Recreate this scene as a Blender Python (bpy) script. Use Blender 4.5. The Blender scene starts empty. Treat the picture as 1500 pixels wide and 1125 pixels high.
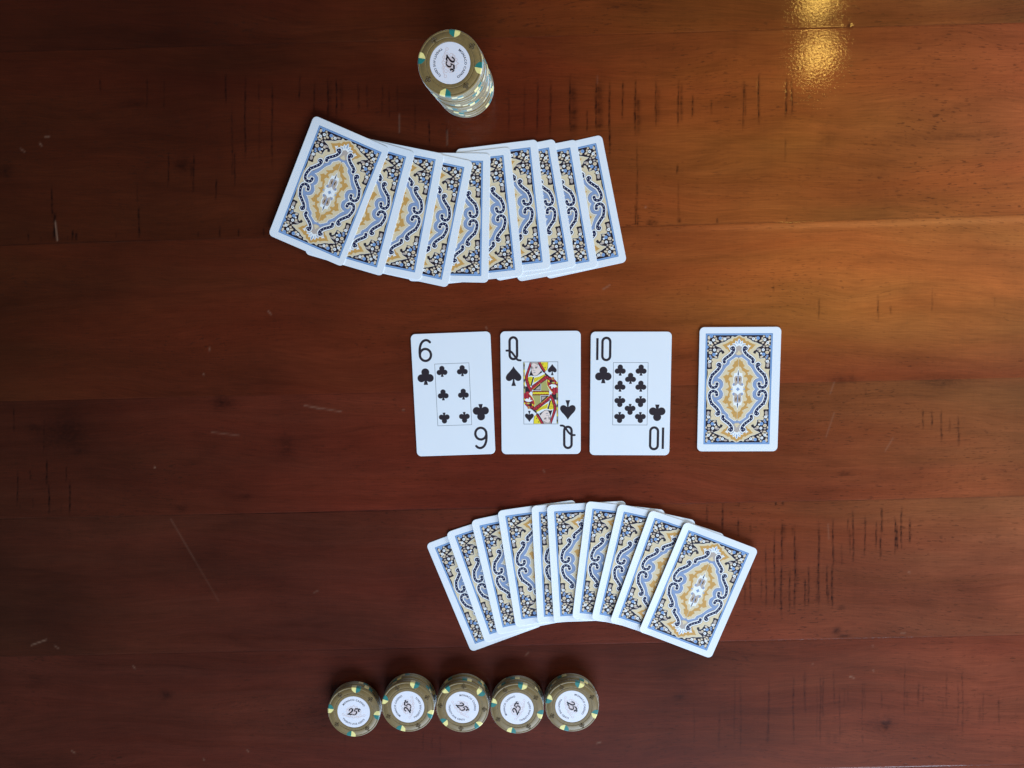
import bpy, bmesh, math, random
import numpy as np
from mathutils import Matrix, Vector, geometry

random.seed(7)
rng = np.random.default_rng(11)
scene = bpy.context.scene
C = scene.collection
MM = 0.001

# ------------------------------------------------------------------ camera
F_PX, TX, TY, H = 1126.0, 0.108470541, -0.035317525, 548.568     # focal length in photo pixels, tilts, height (mm)
Rx = np.array([[1, 0, 0], [0, math.cos(TX), -math.sin(TX)], [0, math.sin(TX), math.cos(TX)]])
Ry = np.array([[math.cos(TY), 0, math.sin(TY)], [0, 1, 0], [-math.sin(TY), 0, math.cos(TY)]])
RWC = Rx @ Ry
cam_data = bpy.data.cameras.new('camera')
cam_data.sensor_width = 36.0
cam_data.lens = F_PX / 1500.0 * 36.0
cam_data.clip_start = 0.01
cam_data.clip_end = 50.0
cam = bpy.data.objects.new('camera', cam_data)
C.objects.link(cam)
m = Matrix([list(r) for r in RWC.T]).to_4x4()
m.translation = (0, 0, H * MM)
cam.matrix_world = m
scene.camera = cam

# ------------------------------------------------------------------ world and lamps
world = bpy.data.worlds.new('World')
scene.world = world
world.use_nodes = True
bg = world.node_tree.nodes['Background']
bg.inputs[0].default_value = (0.75, 0.88, 1.0, 1)
bg.inputs[1].default_value = 0.09

def area_light(name, loc, target, sx, sy, power, col):
    d = bpy.data.lights.new(name, 'AREA')
    d.shape = 'RECTANGLE'
    d.size, d.size_y = sx, sy
    d.energy = power
    d.color = col
    o = bpy.data.objects.new(name, d)
    C.objects.link(o)
    o.location = loc
    o.rotation_euler = (Vector(target) - Vector(loc)).to_track_quat('-Z', 'Y').to_euler()
    return o

def bulb(name, loc, power, radius, col):
    d = bpy.data.lights.new(name, 'POINT')
    d.energy = power
    d.color = col
    d.shadow_soft_size = radius
    o = bpy.data.objects.new(name, d)
    C.objects.link(o)
    o.location = loc
    return o

# daylight from a tall window beyond the lower right corner of the table, a weaker one on the right
area_light('window_light', (0.55, -2.25, 1.25), (0.0, -0.05, 0), 1.8, 1.3, 107, (0.655, 0.84, 1.10))
area_light('side_window_light', (1.75, 0.05, 0.80), (0.05, 0, 0), 0.9, 0.8, 23, (0.82, 0.94, 1.04))
# two warm bulbs of a hanging lamp above the far right of the table
bulb('pendant_bulb_light', (0.494, 0.535, 0.90), 1.9, 0.024, (1.0, 0.62, 0.13))
bulb('pendant_bulb_light', (0.497, 0.437, 0.90), 1.65, 0.025, (1.0, 0.62, 0.13))

scene.view_settings.view_transform = 'Standard'
scene.view_settings.look = 'None'
scene.view_settings.gamma = 1.0
scene.view_settings.exposure = 0.0
scene.view_settings.use_curve_mapping = False
scene.render.engine = 'CYCLES'

# ------------------------------------------------------------------ helpers
def lin(c):
    c = np.asarray(c, float) / 255.0
    return np.where(c <= 0.04045, c / 12.92, ((c + 0.055) / 1.055) ** 2.4)

LIGHT_TINT = np.array([0.79, 0.92, 1.08])      # colour of the daylight on the table
def ink(r, g, b):
    return tuple(np.clip(lin((r, g, b)) / LIGHT_TINT, 0.004, 0.88)) + (1,)

def table_point(px, py, z=0.0):
    """photo pixel -> point (mm) on the horizontal plane at height z"""
    d = RWC.T @ np.array([(px - 750) / F_PX, -(py - 562.5) / F_PX, -1.0])
    t = (z - H) / d[2]
    return d[0] * t, d[1] * t

def simple_mat(name, col, rough=0.4, spec=0.4, var=0.04, scale=400.0, bump=0.0):
    mt = bpy.data.materials.new(name)
    mt.use_nodes = True
    nt = mt.node_tree
    b = nt.nodes['Principled BSDF']
    b.inputs['Roughness'].default_value = rough
    b.inputs['Specular IOR Level'].default_value = spec
    tc = nt.nodes.new('ShaderNodeTexCoord')
    n = nt.nodes.new('ShaderNodeTexNoise')
    n.inputs['Scale'].default_value = scale
    n.inputs['Detail'].default_value = 3
    nt.links.new(tc.outputs['Object'], n.inputs['Vector'])
    mr = nt.nodes.new('ShaderNodeMapRange')
    mr.inputs['From Min'].default_value = 0.3
    mr.inputs['From Max'].default_value = 0.7
    mr.inputs['To Min'].default_value = 1 - var
    mr.inputs['To Max'].default_value = 1 + var
    nt.links.new(n.outputs['Fac'], mr.inputs['Value'])
    mx = nt.nodes.new('ShaderNodeMix')
    mx.data_type = 'RGBA'
    mx.blend_type = 'MULTIPLY'
    mx.inputs['Factor'].default_value = 1
    mx.inputs['A'].default_value = col
    nt.links.new(mr.outputs['Result'], mx.inputs['B'])
    nt.links.new(mx.outputs['Result'], b.inputs['Base Color'])
    if bump:
        bp = nt.nodes.new('ShaderNodeBump')
        bp.inputs['Strength'].default_value = bump
        bp.inputs['Distance'].default_value = 0.0002
        nt.links.new(n.outputs['Fac'], bp.inputs['Height'])
        nt.links.new(bp.outputs['Normal'], b.inputs['Normal'])
    return mt

M = {}
M['card'] = simple_mat('card_plastic', (0.80, 0.815, 0.835, 1), 0.42, 0.35, 0.006, 60)
for k, c in {'blue': (84, 130, 186), 'sky': (122, 160, 214), 'navy': (24, 30, 72), 'night': (34, 27, 40),
             'cream': (203, 197, 172), 'gold': (184, 149, 88), 'white': (226, 236, 246), 'grey': (168, 165, 166),
             'band': (124, 151, 196), 'bandedge': (116, 126, 146), 'taupe': (176, 160, 140), 'line': (138, 118, 98),
             'black': (42, 37, 46), 'petal': (200, 194, 178),
             'red': (170, 46, 62), 'darkred': (112, 30, 42), 'yellow': (224, 208, 52), 'green': (160, 164, 106),
             'skin': (214, 207, 210), 'rule': (92, 100, 112)}.items():
    M[k] = simple_mat('ink_' + k, ink(*c), 0.42, 0.35, 0.02, 300)
M['chip'] = simple_mat('chip_clay_olive', ink(112, 98, 62), 0.45, 0.4, 0.10, 500, 0.12)
M['chip_stamp_shade'] = simple_mat('chip_clay_stamp_shade', ink(72, 60, 36), 0.5, 0.3, 0.10, 500)  # darker olive puts the shade of pressed hollows into the stamp colour
M['chip_yellow'] = simple_mat('chip_clay_yellow', ink(234, 216, 146), 0.42, 0.5, 0.06, 500, 0.12)
M['chip_teal'] = simple_mat('chip_clay_teal', ink(24, 112, 112), 0.42, 0.5, 0.10, 500, 0.12)
# paler rolling edges: window light on the chip sides put into their colour
M['chip_edge'] = simple_mat('chip_clay_lit_edge', ink(128, 122, 94), 0.5, 0.4, 0.14, 900, 0.15)
M['chip_yellow_edge'] = simple_mat('chip_yellow_lit_edge', ink(226, 218, 182), 0.5, 0.4, 0.08, 900, 0.15)
M['chip_teal_edge'] = simple_mat('chip_teal_lit_edge', ink(66, 132, 144), 0.5, 0.4, 0.10, 900, 0.15)
for _k in ('chip', 'chip_yellow', 'chip_teal', 'chip_edge', 'chip_yellow_edge', 'chip_teal_edge'):      # dusty pressed clay: pale sheen where it is seen edge on
    _b = M[_k].node_tree.nodes['Principled BSDF']
    _b.inputs['Sheen Weight'].default_value = 1.0
    _b.inputs['Sheen Roughness'].default_value = 0.35
M['inlay'] = simple_mat('inlay_paper', ink(208, 219, 240), 0.5, 0.3, 0.015, 200)
M['letter'] = simple_mat('inlay_black_ink', ink(58, 56, 66), 0.5, 0.3, 0.02)
M['numeral'] = simple_mat('inlay_numeral_ink', ink(22, 18, 26), 0.5, 0.3, 0.02)
M['filigree'] = simple_mat('inlay_pink_ink', ink(196, 192, 204), 0.5, 0.3, 0.03)

def link(name, mesh, parent=None, loc=(0, 0, 0), rotz=0.0):
    o = bpy.data.objects.new(name, mesh)
    C.objects.link(o)
    o.parent = parent
    o.location = loc
    o.rotation_euler = (0, 0, rotz)
    return o

def tag(o, label, cat, group=None):
    o['label'] = label
    o['category'] = cat
    if group:
        o['group'] = group

def mesh_from(name, verts, faces, mats, fm=None, smooth=False):
    me = bpy.data.meshes.new(name)
    me.from_pydata([tuple(v) for v in verts], [], [tuple(f) for f in faces])
    for k in mats:
        me.materials.append(M[k])
    if fm is not None:
        me.polygons.foreach_set('material_index', fm)
    me.polygons.foreach_set('use_smooth', [smooth] * len(me.polygons))
    me.update()
    return me

# ------------------------------------------------------------------ flat print: painter's order resolved into ONE planar mesh
class Print:
    def __init__(self):
        self.polys = []                      # (points, material) in drawing order
    def poly(self, pts, mat):
        pts = [(float(a), float(b)) for a, b in pts]
        a = sum(pts[i - 1][0] * pts[i][1] - pts[i][0] * pts[i - 1][1] for i in range(len(pts)))
        if abs(a) < 1e-5:
            return
        self.polys.append((pts if a > 0 else pts[::-1], mat))
    def rect(self, x0, y0, x1, y1, mat):
        self.poly([(x0, y0), (x1, y0), (x1, y1), (x0, y1)], mat)
    def disc(self, c, r, mat, n=10, ry=None, rot=0.0):
        ry = ry or r
        cr, sr = math.cos(rot), math.sin(rot)
        self.poly([(c[0] + r * math.cos(t) * cr - ry * math.sin(t) * sr, c[1] + r * math.cos(t) * sr + ry * math.sin(t) * cr)
                   for t in [2 * math.pi * (k + .5) / n for k in range(n)]], mat)
    def stroke(self, path, w, mat, cap=True, w1=None):
        n = len(path)
        ws = [w + (w1 - w) * i / (n - 1) if w1 is not None else (w[i] if isinstance(w, (list, tuple)) else w) for i in range(n)]
        for i in range(n - 1):
            (x0, y0), (x1, y1) = path[i], path[i + 1]
            L = math.hypot(x1 - x0, y1 - y0)
            if L < 1e-6:
                continue
            nx, ny = -(y1 - y0) / L, (x1 - x0) / L
            a, b = ws[i] / 2, ws[i + 1] / 2
            self.poly([(x0 + nx * a, y0 + ny * a), (x0 - nx * a, y0 - ny * a), (x1 - nx * b, y1 - ny * b), (x1 + nx * b, y1 + ny * b)], mat)
        for i in range(0 if cap else 1, n if cap else n - 1):
            self.disc(path[i], ws[i] / 2 * 0.998, mat, 10)
    def mapped(self, fs):
        q = Print()
        for pts, mat in self.polys:
            for f in fs:
                q.poly([f(*p) for p in pts], mat)
        return q
    def mesh(self, name, clip=None):
        verts, faces = [], []
        for pts, _ in self.polys:
            b = len(verts)
            verts += [Vector((x, y)) for x, y in pts]
            faces.append(list(range(b, b + len(pts))))
        v, e, f, ov, oe, of = geometry.delaunay_2d_cdt(verts, [], faces, 1, 1e-4, True)
        mats = []
        fm, fs = [], []
        for tri, src in zip(f, of):
            if not src:
                continue
            mat = self.polys[max(src)][1]
            if mat is None:
                continue
            if clip:
                cx = sum(v[i][0] for i in tri) / 3
                cy = sum(v[i][1] for i in tri) / 3
                if not (clip[0] <= cx <= clip[2] and clip[1] <= cy <= clip[3]):
                    continue
            if mat not in mats:
                mats.append(mat)
            fm.append(mats.index(mat))
            fs.append(tri)
        return mesh_from(name, [(p[0] * MM, p[1] * MM, 0) for p in v], fs, mats, fm)

def smooth_path(pts, n=4):
    out = []
    P = [pts[0]] + list(pts) + [pts[-1]]
    for i in range(1, len(P) - 2):
        p0, p1, p2, p3 = [np.array(q, float) for q in P[i - 1:i + 3]]
        for k in range(n):
            t = k / n
            out.append(tuple(0.5 * (2 * p1 + (p2 - p0) * t + (2 * p0 - 5 * p1 + 4 * p2 - p3) * t * t + (3 * p1 - p0 - 3 * p2 + p3) * t ** 3)))
    out.append(tuple(pts[-1]))
    return out

# ------------------------------------------------------------------ the tabletop: six wide planks
#   seams as world lines y = y0 + s * x (mm), from the far edge down
SEAMS = [(316, 0.010), (179.4, 0.0159), (49.6, 0.0257), (-63.2, 0.0276), (-150.0, 0.0322), (-255.5, 0.0388), (-358.4, 0.0458), (-470, 0.05)]
# plank colours (sRGB, five places from left to right, mostly paler rightwards)
PLANK_TONE = [      # per plank: rows from its far edge to its near edge
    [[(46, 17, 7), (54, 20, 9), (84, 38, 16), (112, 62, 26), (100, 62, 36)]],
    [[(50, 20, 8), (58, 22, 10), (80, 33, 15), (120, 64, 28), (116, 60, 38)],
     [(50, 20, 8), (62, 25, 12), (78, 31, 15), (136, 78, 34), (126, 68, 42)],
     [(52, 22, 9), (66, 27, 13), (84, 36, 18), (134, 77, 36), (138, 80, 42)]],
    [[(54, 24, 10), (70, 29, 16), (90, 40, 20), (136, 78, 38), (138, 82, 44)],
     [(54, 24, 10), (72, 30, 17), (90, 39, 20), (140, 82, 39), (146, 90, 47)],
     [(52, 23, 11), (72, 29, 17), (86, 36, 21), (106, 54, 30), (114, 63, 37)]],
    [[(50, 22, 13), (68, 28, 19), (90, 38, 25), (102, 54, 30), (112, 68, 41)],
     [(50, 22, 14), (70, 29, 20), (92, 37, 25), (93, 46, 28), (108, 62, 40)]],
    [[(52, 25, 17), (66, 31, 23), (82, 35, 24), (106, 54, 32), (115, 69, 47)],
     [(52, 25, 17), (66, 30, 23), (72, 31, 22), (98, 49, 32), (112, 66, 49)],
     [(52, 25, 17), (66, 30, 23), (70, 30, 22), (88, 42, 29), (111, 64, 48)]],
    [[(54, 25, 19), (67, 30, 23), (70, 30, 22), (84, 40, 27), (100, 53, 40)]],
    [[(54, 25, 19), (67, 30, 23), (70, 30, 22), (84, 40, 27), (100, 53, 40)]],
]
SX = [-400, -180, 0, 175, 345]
# saw marks and checks across the grain: photo x, y from, y to, depth, width (mm)
MARKS = []
def marks(ox, oy, s, rows, gain=1.0):
    for r in rows:
        X, y0, y1 = r[:3]
        MARKS.append((ox + X / s, oy + y0 / s, oy + y1 / s, (r[3] if len(r) > 3 else .5) * gain, r[4] if len(r) > 4 else .9))
marks(730, 90, 4.328, [(65, 150, 480, .3), (165, 130, 480, .3), (248, 120, 470, .5), (330, 110, 480, .5, 1.1), (455, 70, 480, .95, 1.0), (475, 120, 480, .6, 4.5),
    (560, 300, 450, .5), (620, 100, 470, .8, 1.0), (640, 100, 470, .7, 4.0), (705, 110, 620, .75, 1.0), (788, 110, 380, .55), (868, 100, 480, .95, 1.0),
    (885, 200, 480, .6, 2.5), (880, 480, 1040, .35), (1000, 100, 420, .6), (1010, 150, 400, .4, 2.5), (868, 900, 1045, .6), (885, 960, 1045, .6), (965, 1000, 1045, .6, 4), (1000, 1000, 1045, .6, 2.0)], 1.3)
marks(750, 0, 2.0, [(487, 230, 380, .8), (497, 240, 360, .5, 1.6), (528, 275, 345, .8, 1.0), (585, 290, 340, .4), (678, 230, 390, .6), (684, 240, 350, .4), (723, 210, 370, .9, 1.0),
    (803, 220, 350, .85, 1.0), (820, 230, 340, .7), (800, 400, 470, .4), (485, 480, 512, .7), (488, 520, 655, .35), (365, 500, 650, .35), (490, 635, 655, .8, 2), (410, 640, 655, .6, 5), (600, 640, 655, .6), (805, 635, 650, .5),
    (900, 870, 940, .55), (1073, 860, 940, .6), (1110, 895, 925, .5), (1230, 840, 920, .35), (768, 835, 855, .4), (1415, 870, 900, .3)])
marks(0, 0, 2.0, [(293, 230, 270, .6), (430, 220, 330, .5), (480, 230, 330, .3), (662, 210, 310, .75), (680, 300, 545, .5, .8), (718, 215, 480, .75), (757, 240, 300, .45), (797, 230, 500, .65), (760, 300, 480, .3),
    (878, 215, 300, .6), (920, 230, 340, .6), (960, 225, 350, .85), (968, 230, 340, .5, 2), (985, 225, 350, .8), (1000, 230, 330, .6, 2), (1050, 240, 330, .6), (1075, 240, 330, .4), (1120, 240, 340, .4), (1140, 250, 350, .4), (1165, 240, 330, .3),
    (1170, 340, 400, .4), (1257, 345, 430, .7), (1310, 360, 440, .5), (1215, 300, 400, .4), (493, 440, 550, .65), (567, 445, 570, .75), (560, 470, 530, .5, 1.5), (633, 520, 590, .7), (688, 440, 550, .7),
    (403, 530, 600, .4), (407, 600, 702, .75, 1.0), (152, 540, 640, .8, 1.0), (160, 620, 705, .9, 1.6), (83, 680, 710, .7), (120, 690, 710, .4), (200, 690, 705, .4), (213, 670, 705, .75, 1.2), (224, 675, 705, .8, 1.4), (340, 675, 700, .3), (580, 680, 697, .6),
    (643, 660, 697, .75, 1.0), (700, 670, 696, .7), (772, 668, 692, .6)])
marks(1000, 720, 4.017, [(145, 80, 190, .5), (233, 65, 250, .85, 1.0), (328, 150, 270, .6), (330, 60, 90, .5), (400, 190, 240, .4), (400, 380, 680, .6), (365, 520, 700, .4), (490, 290, 700, .55), (462, 500, 640, .35), (540, 200, 700, .65), (585, 170, 420, .9, 1.0), (580, 400, 750, .95, 1.0), (592, 180, 300, .5, 2.4),
    (630, 450, 720, .6), (645, 200, 260, .4), (660, 180, 720, .85, 1.0), (668, 300, 600, .4, 2.0), (718, 500, 700, .65), (740, 420, 690, .6), (800, 160, 700, .8, 1.1), (792, 480, 680, .5, 2.0), (850, 420, 660, .7), (860, 560, 680, .4), (885, 150, 460, .7), (880, 420, 700, .95, 1.1),
    (935, 300, 440, .3), (970, 150, 250, .45), (985, 200, 380, .4), (1003, 100, 440, .65), (1072, 130, 390, .6), (1140, 170, 350, .65), (1170, 90, 260, .95, 1.1), (1165, 250, 400, .7), (1250, 140, 380, .8), (1262, 190, 350, .7, 1.2), (1287, 80, 350, .75), (1338, 150, 310, .85, 1.1), (548, 60, 85, .6), (590, 58, 80, .6, 1.5)], 1.15)
marks(1000, 930, 3.0, [(50, 290, 500, .35), (160, 330, 510, .5), (228, 170, 480, .4), (255, 190, 540, .45), (378, 185, 480, .7), (372, 400, 480, .5, 1.5), (487, 170, 485, .7), (535, 150, 320, .6), (605, 150, 490, .65), (617, 160, 380, .6), (590, 200, 480, .3),
    (640, 420, 490, .4, 3), (665, 130, 320, .55), (690, 220, 490, .5), (670, 430, 490, .4, 3), (712, 230, 320, .3), (728, 220, 300, .3), (790, 190, 510, .5), (800, 200, 340, .35), (875, 240, 330, .5), (905, 310, 370, .35), (975, 110, 380, .5), (985, 240, 320, .35), (1035, 200, 320, .65, 1.1), (1055, 210, 320, .4),
    (1160, 160, 330, .55), (1145, 280, 370, .3), (1210, 200, 410, .5), (1230, 130, 450, .55), (1250, 280, 380, .3, 2), (1305, 300, 390, .4, 1.6), (1320, 240, 400, .5), (1390, 260, 410, .55)], .72)
marks(750, 560, 1.99, [(1197, 75, 140, .6), (1225, 80, 130, .6), (1252, 75, 185, .6), (1277, 100, 150, .4), (1302, 95, 190, .65), (1030, 15, 40, .3), (820, 860, 980, .45), (855, 840, 980, .4)])
marks(0, 500, 3.75, [(75, 350, 510, .5), (95, 700, 910, .7), (165, 700, 765, .5), (180, 860, 920, .3), (240, 400, 640, .55), (255, 640, 800, .95, 1.0), (268, 780, 955, .95, 1.0), (365, 680, 780, .6), (382, 760, 960, .85), (110, 880, 920, .3), (335, 880, 950, .25)])
marks(470, 1040, 1.0, [(35, 0, 60, .25), (150, 30, 62, .35, .8), (163, 34, 60, .3), (175, 34, 70, .3), (205, 40, 70, .25), (250, 45, 75, .25)])
# knots and stains: photo x, y, radius x, radius y (mm), depth
KNOTS = [(266, 242, 5, 5, .7), (1297, 1061, 5, 5, .85), (1290, 1062, 14, 9, .4), (325, 590, 8, 5, .65), (420, 655, 6, 9, .45), (423, 664, 3, 3, .4), (243, 1018, 5, 4, .6), (95, 635, 24, 16, .55), (118, 660, 8, 3, .6), (50, 627, 8, 3, .6),
         (1212, 203, 7, 6, .35), (1226, 924, 3, 3, .7), (1236, 932, 4, 1.5, .8), (1233, 890, 3, 2, .5), (8, 251, 6, 5, .6), (1235, 556, 14, 3, .55), (1380, 560, 18, 5, .5), (1237, 694, 5, 2, .6), (1190, 380, 3, 1, .3), (360, 727, 5, 2, .5), (266, 744, 5, 2.5, .5),
         (995, 1021, 4, 2, .5), (195, 152, 10, 3, .4), (1245, 38, 2, 2, .8), (1400, 200, 40, 3, .3), (55, 997, 12, 6, .3), (970, 520, 60, 6, .25)]
# pale scratches and nicks: photo x0, y0, x1, y1, strength
NICKS = [(446, 594, 500, 603, .45), (452, 595, 470, 599, .5), (46, 945, 68, 937, .6), (80, 946, 86, 950, .4), (883, 424, 893, 418, .6), (1213, 768, 1214, 790, .35), (81, 325, 84, 352, .9), (250, 760, 285, 820, .22), (285, 820, 320, 880, .13), (310, 633, 350, 638, .3), (1216, 577, 1222, 560, .35), (1210, 640, 1222, 605, .3), (1297, 660, 1308, 642, .35),
         (1320, 927, 1326, 927, .5), (1331, 838, 1333, 839, .7), (58, 210, 61, 213, .6), (66, 200, 72, 200, .5), (30, 218, 36, 222, .4), (1245, 991, 1251, 993, .8), (1279, 982, 1280, 983, .7), (1278, 945, 1279, 947, .4), (1190, 973, 1191, 973, .5), (393, 456, 397, 460, .6), (226, 684, 227, 685, .8), (585, 168, 585, 194, .4), (655, 192, 655, 212, .4), (875, 112, 875, 122, .2),
         (195, 976, 198, 979, .5), (105, 1100, 110, 1103, .5), (712, 480, 713, 481, .8), (874, 1089, 880, 1087, .6), (770, 960, 774, 956, .5), (945, 303, 946, 304, .7), (590, 601, 592, 601, .6), (796, 689, 798, 692, .4), (460, 868, 466, 865, .3), (307, 510, 307, 513, .6), (298, 548, 299, 549, .6), (298, 1112, 299, 1113, .6), (362, 1099, 364, 1101, .5)]

def wood_material():
    mt = bpy.data.materials.new('plank_wood')
    mt.use_nodes = True
    nt = mt.node_tree
    N, Lk = nt.nodes, nt.links
    b = N['Principled BSDF']
    def node(t, **kw):
        n = N.new(t)
        for k, v in kw.items():
            setattr(n, k, v)
        return n
    def attr(nm):
        return node('ShaderNodeAttribute', attribute_name=nm)
    def math_(op, a, bb=None):
        n = node('ShaderNodeMath', operation=op)
        for i, q in enumerate((a, bb)):
            if q is None:
                continue
            if isinstance(q, (int, float)):
                n.inputs[i].default_value = q
            else:
                Lk.new(q, n.inputs[i])
        return n.outputs[0]
    def rng_(v, a, bb, c, d):
        n = node('ShaderNodeMapRange')
        Lk.new(v, n.inputs['Value'])
        for k, q in zip(('From Min', 'From Max', 'To Min', 'To Max'), (a, bb, c, d)):
            n.inputs[k].default_value = q
        return n.outputs['Result']
    def noise(vec, scale, detail=4, rough=.55, w=None, dist=0.0):
        n = node('ShaderNodeTexNoise', noise_dimensions='4D')
        n.inputs['Scale'].default_value = scale
        n.inputs['Detail'].default_value = detail
        n.inputs['Roughness'].default_value = rough
        n.inputs['Distortion'].default_value = dist
        Lk.new(vec, n.inputs['Vector'])
        Lk.new(w, n.inputs['W'])
        return n.outputs['Fac']
    def mapping(vec, sc, rot=0.0):
        n = node('ShaderNodeMapping')
        n.inputs['Scale'].default_value = sc
        n.inputs['Rotation'].default_value = (0, 0, rot)
        Lk.new(vec, n.inputs['Vector'])
        return n.outputs['Vector']
    tc = node('ShaderNodeTexCoord')
    oi = node('ShaderNodeObjectInfo')
    w = math_('MULTIPLY', oi.outputs['Random'], 40.0)
    co = tc.outputs['Object']
    # warp so the grain wanders
    wn = node('ShaderNodeTexNoise', noise_dimensions='4D')
    wn.inputs['Scale'].default_value = 1.0
    wn.inputs['Detail'].default_value = 2
    Lk.new(mapping(co, (5, 16, 1), -0.03), wn.inputs['Vector'])
    Lk.new(w, wn.inputs['W'])
    sub = node('ShaderNodeVectorMath', operation='SUBTRACT')
    Lk.new(wn.outputs['Color'], sub.inputs[0])
    sub.inputs[1].default_value = (.5, .5, .5)
    mul = node('ShaderNodeVectorMath', operation='MULTIPLY')
    Lk.new(sub.outputs[0], mul.inputs[0])
    mul.inputs[1].default_value = (0.03, 0.045, 0)
    add = node('ShaderNodeVectorMath', operation='ADD')
    Lk.new(co, add.inputs[0])
    Lk.new(mul.outputs[0], add.inputs[1])
    wco = add.outputs[0]
    broad = noise(mapping(wco, (3.0, 30, 1), -0.03), 1, 4, .6, w)            # broad streaks of colour
    streak = noise(mapping(wco, (7, 190, 1), -0.03), 1, 5, .65, w)           # fine fibre
    fibre = noise(mapping(wco, (60, 1400, 1), -0.03), 1, 3, .6, w)
    pore = noise(mapping(wco, (190, 1000, 1), -0.03), 1, 2, .5, w)           # short dark pores
    porefield = noise(mapping(co, (9, 22, 1)), 1, 3, .6, w)
    blot = noise(mapping(co, (7, 11, 1)), 1, 4, .6, w)
    grit = noise(mapping(co, (520, 720, 1)), 1, 2, .6, w)
    wear, nick, plank_tone = attr('wear'), attr('nick'), attr('plank_tone')
    k = rng_(broad, .3, .7, .83, 1.17)
    k = math_('MULTIPLY', k, rng_(streak, .3, .7, .91, 1.09))
    k = math_('MULTIPLY', k, rng_(fibre, .3, .7, .84, 1.16))
    k = math_('MULTIPLY', k, rng_(blot, .3, .7, .70, 1.28))
    chat = noise(mapping(co, (620, 16, 1), .02), 1, 3, .6, w)                  # faint planer chatter across the grain
    k = math_('MULTIPLY', k, rng_(chat, .3, .7, .975, 1.025))
    fig = noise(mapping(wco, (3.2, 15, 1), -0.03), 1, 2, .5, math_('ADD', w, 3.0))      # a few wandering growth lines
    fig = math_('ABSOLUTE', math_('SUBTRACT', math_('FRACT', math_('MULTIPLY', fig, 5.0)), .5))
    k = math_('MULTIPLY', k, rng_(fig, 0, .12, .88, 1))
    c1 = node('ShaderNodeMix', data_type='RGBA', blend_type='MULTIPLY')
    c1.inputs['Factor'].default_value = 1
    Lk.new(plank_tone.outputs['Color'], c1.inputs['A'])
    Lk.new(k, c1.inputs['B'])
    # slow drift between redder and browner wood
    hue = node('ShaderNodeMix', data_type='RGBA', blend_type='MULTIPLY')
    hr = node('ShaderNodeMix', data_type='RGBA')
    Lk.new(rng_(noise(mapping(wco, (4, 24, 1)), 1, 3, .6, math_('ADD', w, 7.0)), .35, .65, 0, 1), hr.inputs['Factor'])
    hr.inputs['A'].default_value = (1.03, .92, .92, 1)
    hr.inputs['B'].default_value = (.97, 1.06, 1.05, 1)
    hue.inputs['Factor'].default_value = 1
    Lk.new(c1.outputs['Result'], hue.inputs['A'])
    Lk.new(hr.outputs['Result'], hue.inputs['B'])
    pf = math_('MULTIPLY', rng_(pore, .60, .66, 0, .50), rng_(porefield, .42, .62, .12, 1))
    c2 = node('ShaderNodeMix', data_type='RGBA')
    Lk.new(pf, c2.inputs['Factor'])
    Lk.new(hue.outputs['Result'], c2.inputs['A'])
    c2.inputs['B'].default_value = (.022, .007, .003, 1)
    # wear broken up by the fibre so the checks look torn, not drawn
    wr = math_('MULTIPLY', wear.outputs['Fac'], rng_(noise(mapping(co, (260, 420, 1)), 1, 4, .65, w), .30, .60, .45, 1.35))
    wr = math_('MINIMUM', wr, .93)
    c3 = node('ShaderNodeMix', data_type='RGBA')
    Lk.new(wr, c3.inputs['Factor'])
    Lk.new(c2.outputs['Result'], c3.inputs['A'])
    dk = node('ShaderNodeMix', data_type='RGBA', blend_type='MULTIPLY')
    dk.inputs['Factor'].default_value = 1
    Lk.new(c2.outputs['Result'], dk.inputs['A'])
    dk.inputs['B'].default_value = (.075, .065, .09, 1)
    Lk.new(dk.outputs['Result'], c3.inputs['B'])
    c4 = node('ShaderNodeMix', data_type='RGBA')
    Lk.new(nick.outputs['Fac'], c4.inputs['Factor'])
    Lk.new(c3.outputs['Result'], c4.inputs['A'])
    c4.inputs['B'].default_value = (.34, .19, .12, 1)
    Lk.new(c4.outputs['Result'], b.inputs['Base Color'])
    Lk.new(rng_(streak, .3, .7, .38, .52), b.inputs['Roughness'])
    b.inputs['Specular IOR Level'].default_value = .07
    b.inputs['Coat Weight'].default_value = .36
    Lk.new(rng_(streak, .3, .7, .05, .08), b.inputs['Coat Roughness'])
    h = math_('ADD', math_('MULTIPLY', grit, .55), math_('MULTIPLY', streak, .3))
    h = math_('SUBTRACT', h, math_('MULTIPLY', pf, .12))
    bp = node('ShaderNodeBump')
    bp.inputs['Strength'].default_value = .46
    bp.inputs['Distance'].default_value = .00016
    Lk.new(h, bp.inputs['Height'])
    Lk.new(bp.outputs['Normal'], b.inputs['Normal'])
    Lk.new(bp.outputs['Normal'], b.inputs['Coat Normal'])
    return mt

M['wood'] = wood_material()
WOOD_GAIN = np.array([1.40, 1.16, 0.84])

table = bpy.data.objects.new('wooden_table', None)
C.objects.link(table)
tag(table, 'dark reddish brown hardwood tabletop of wide planks with saw marks', 'table')

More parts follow.
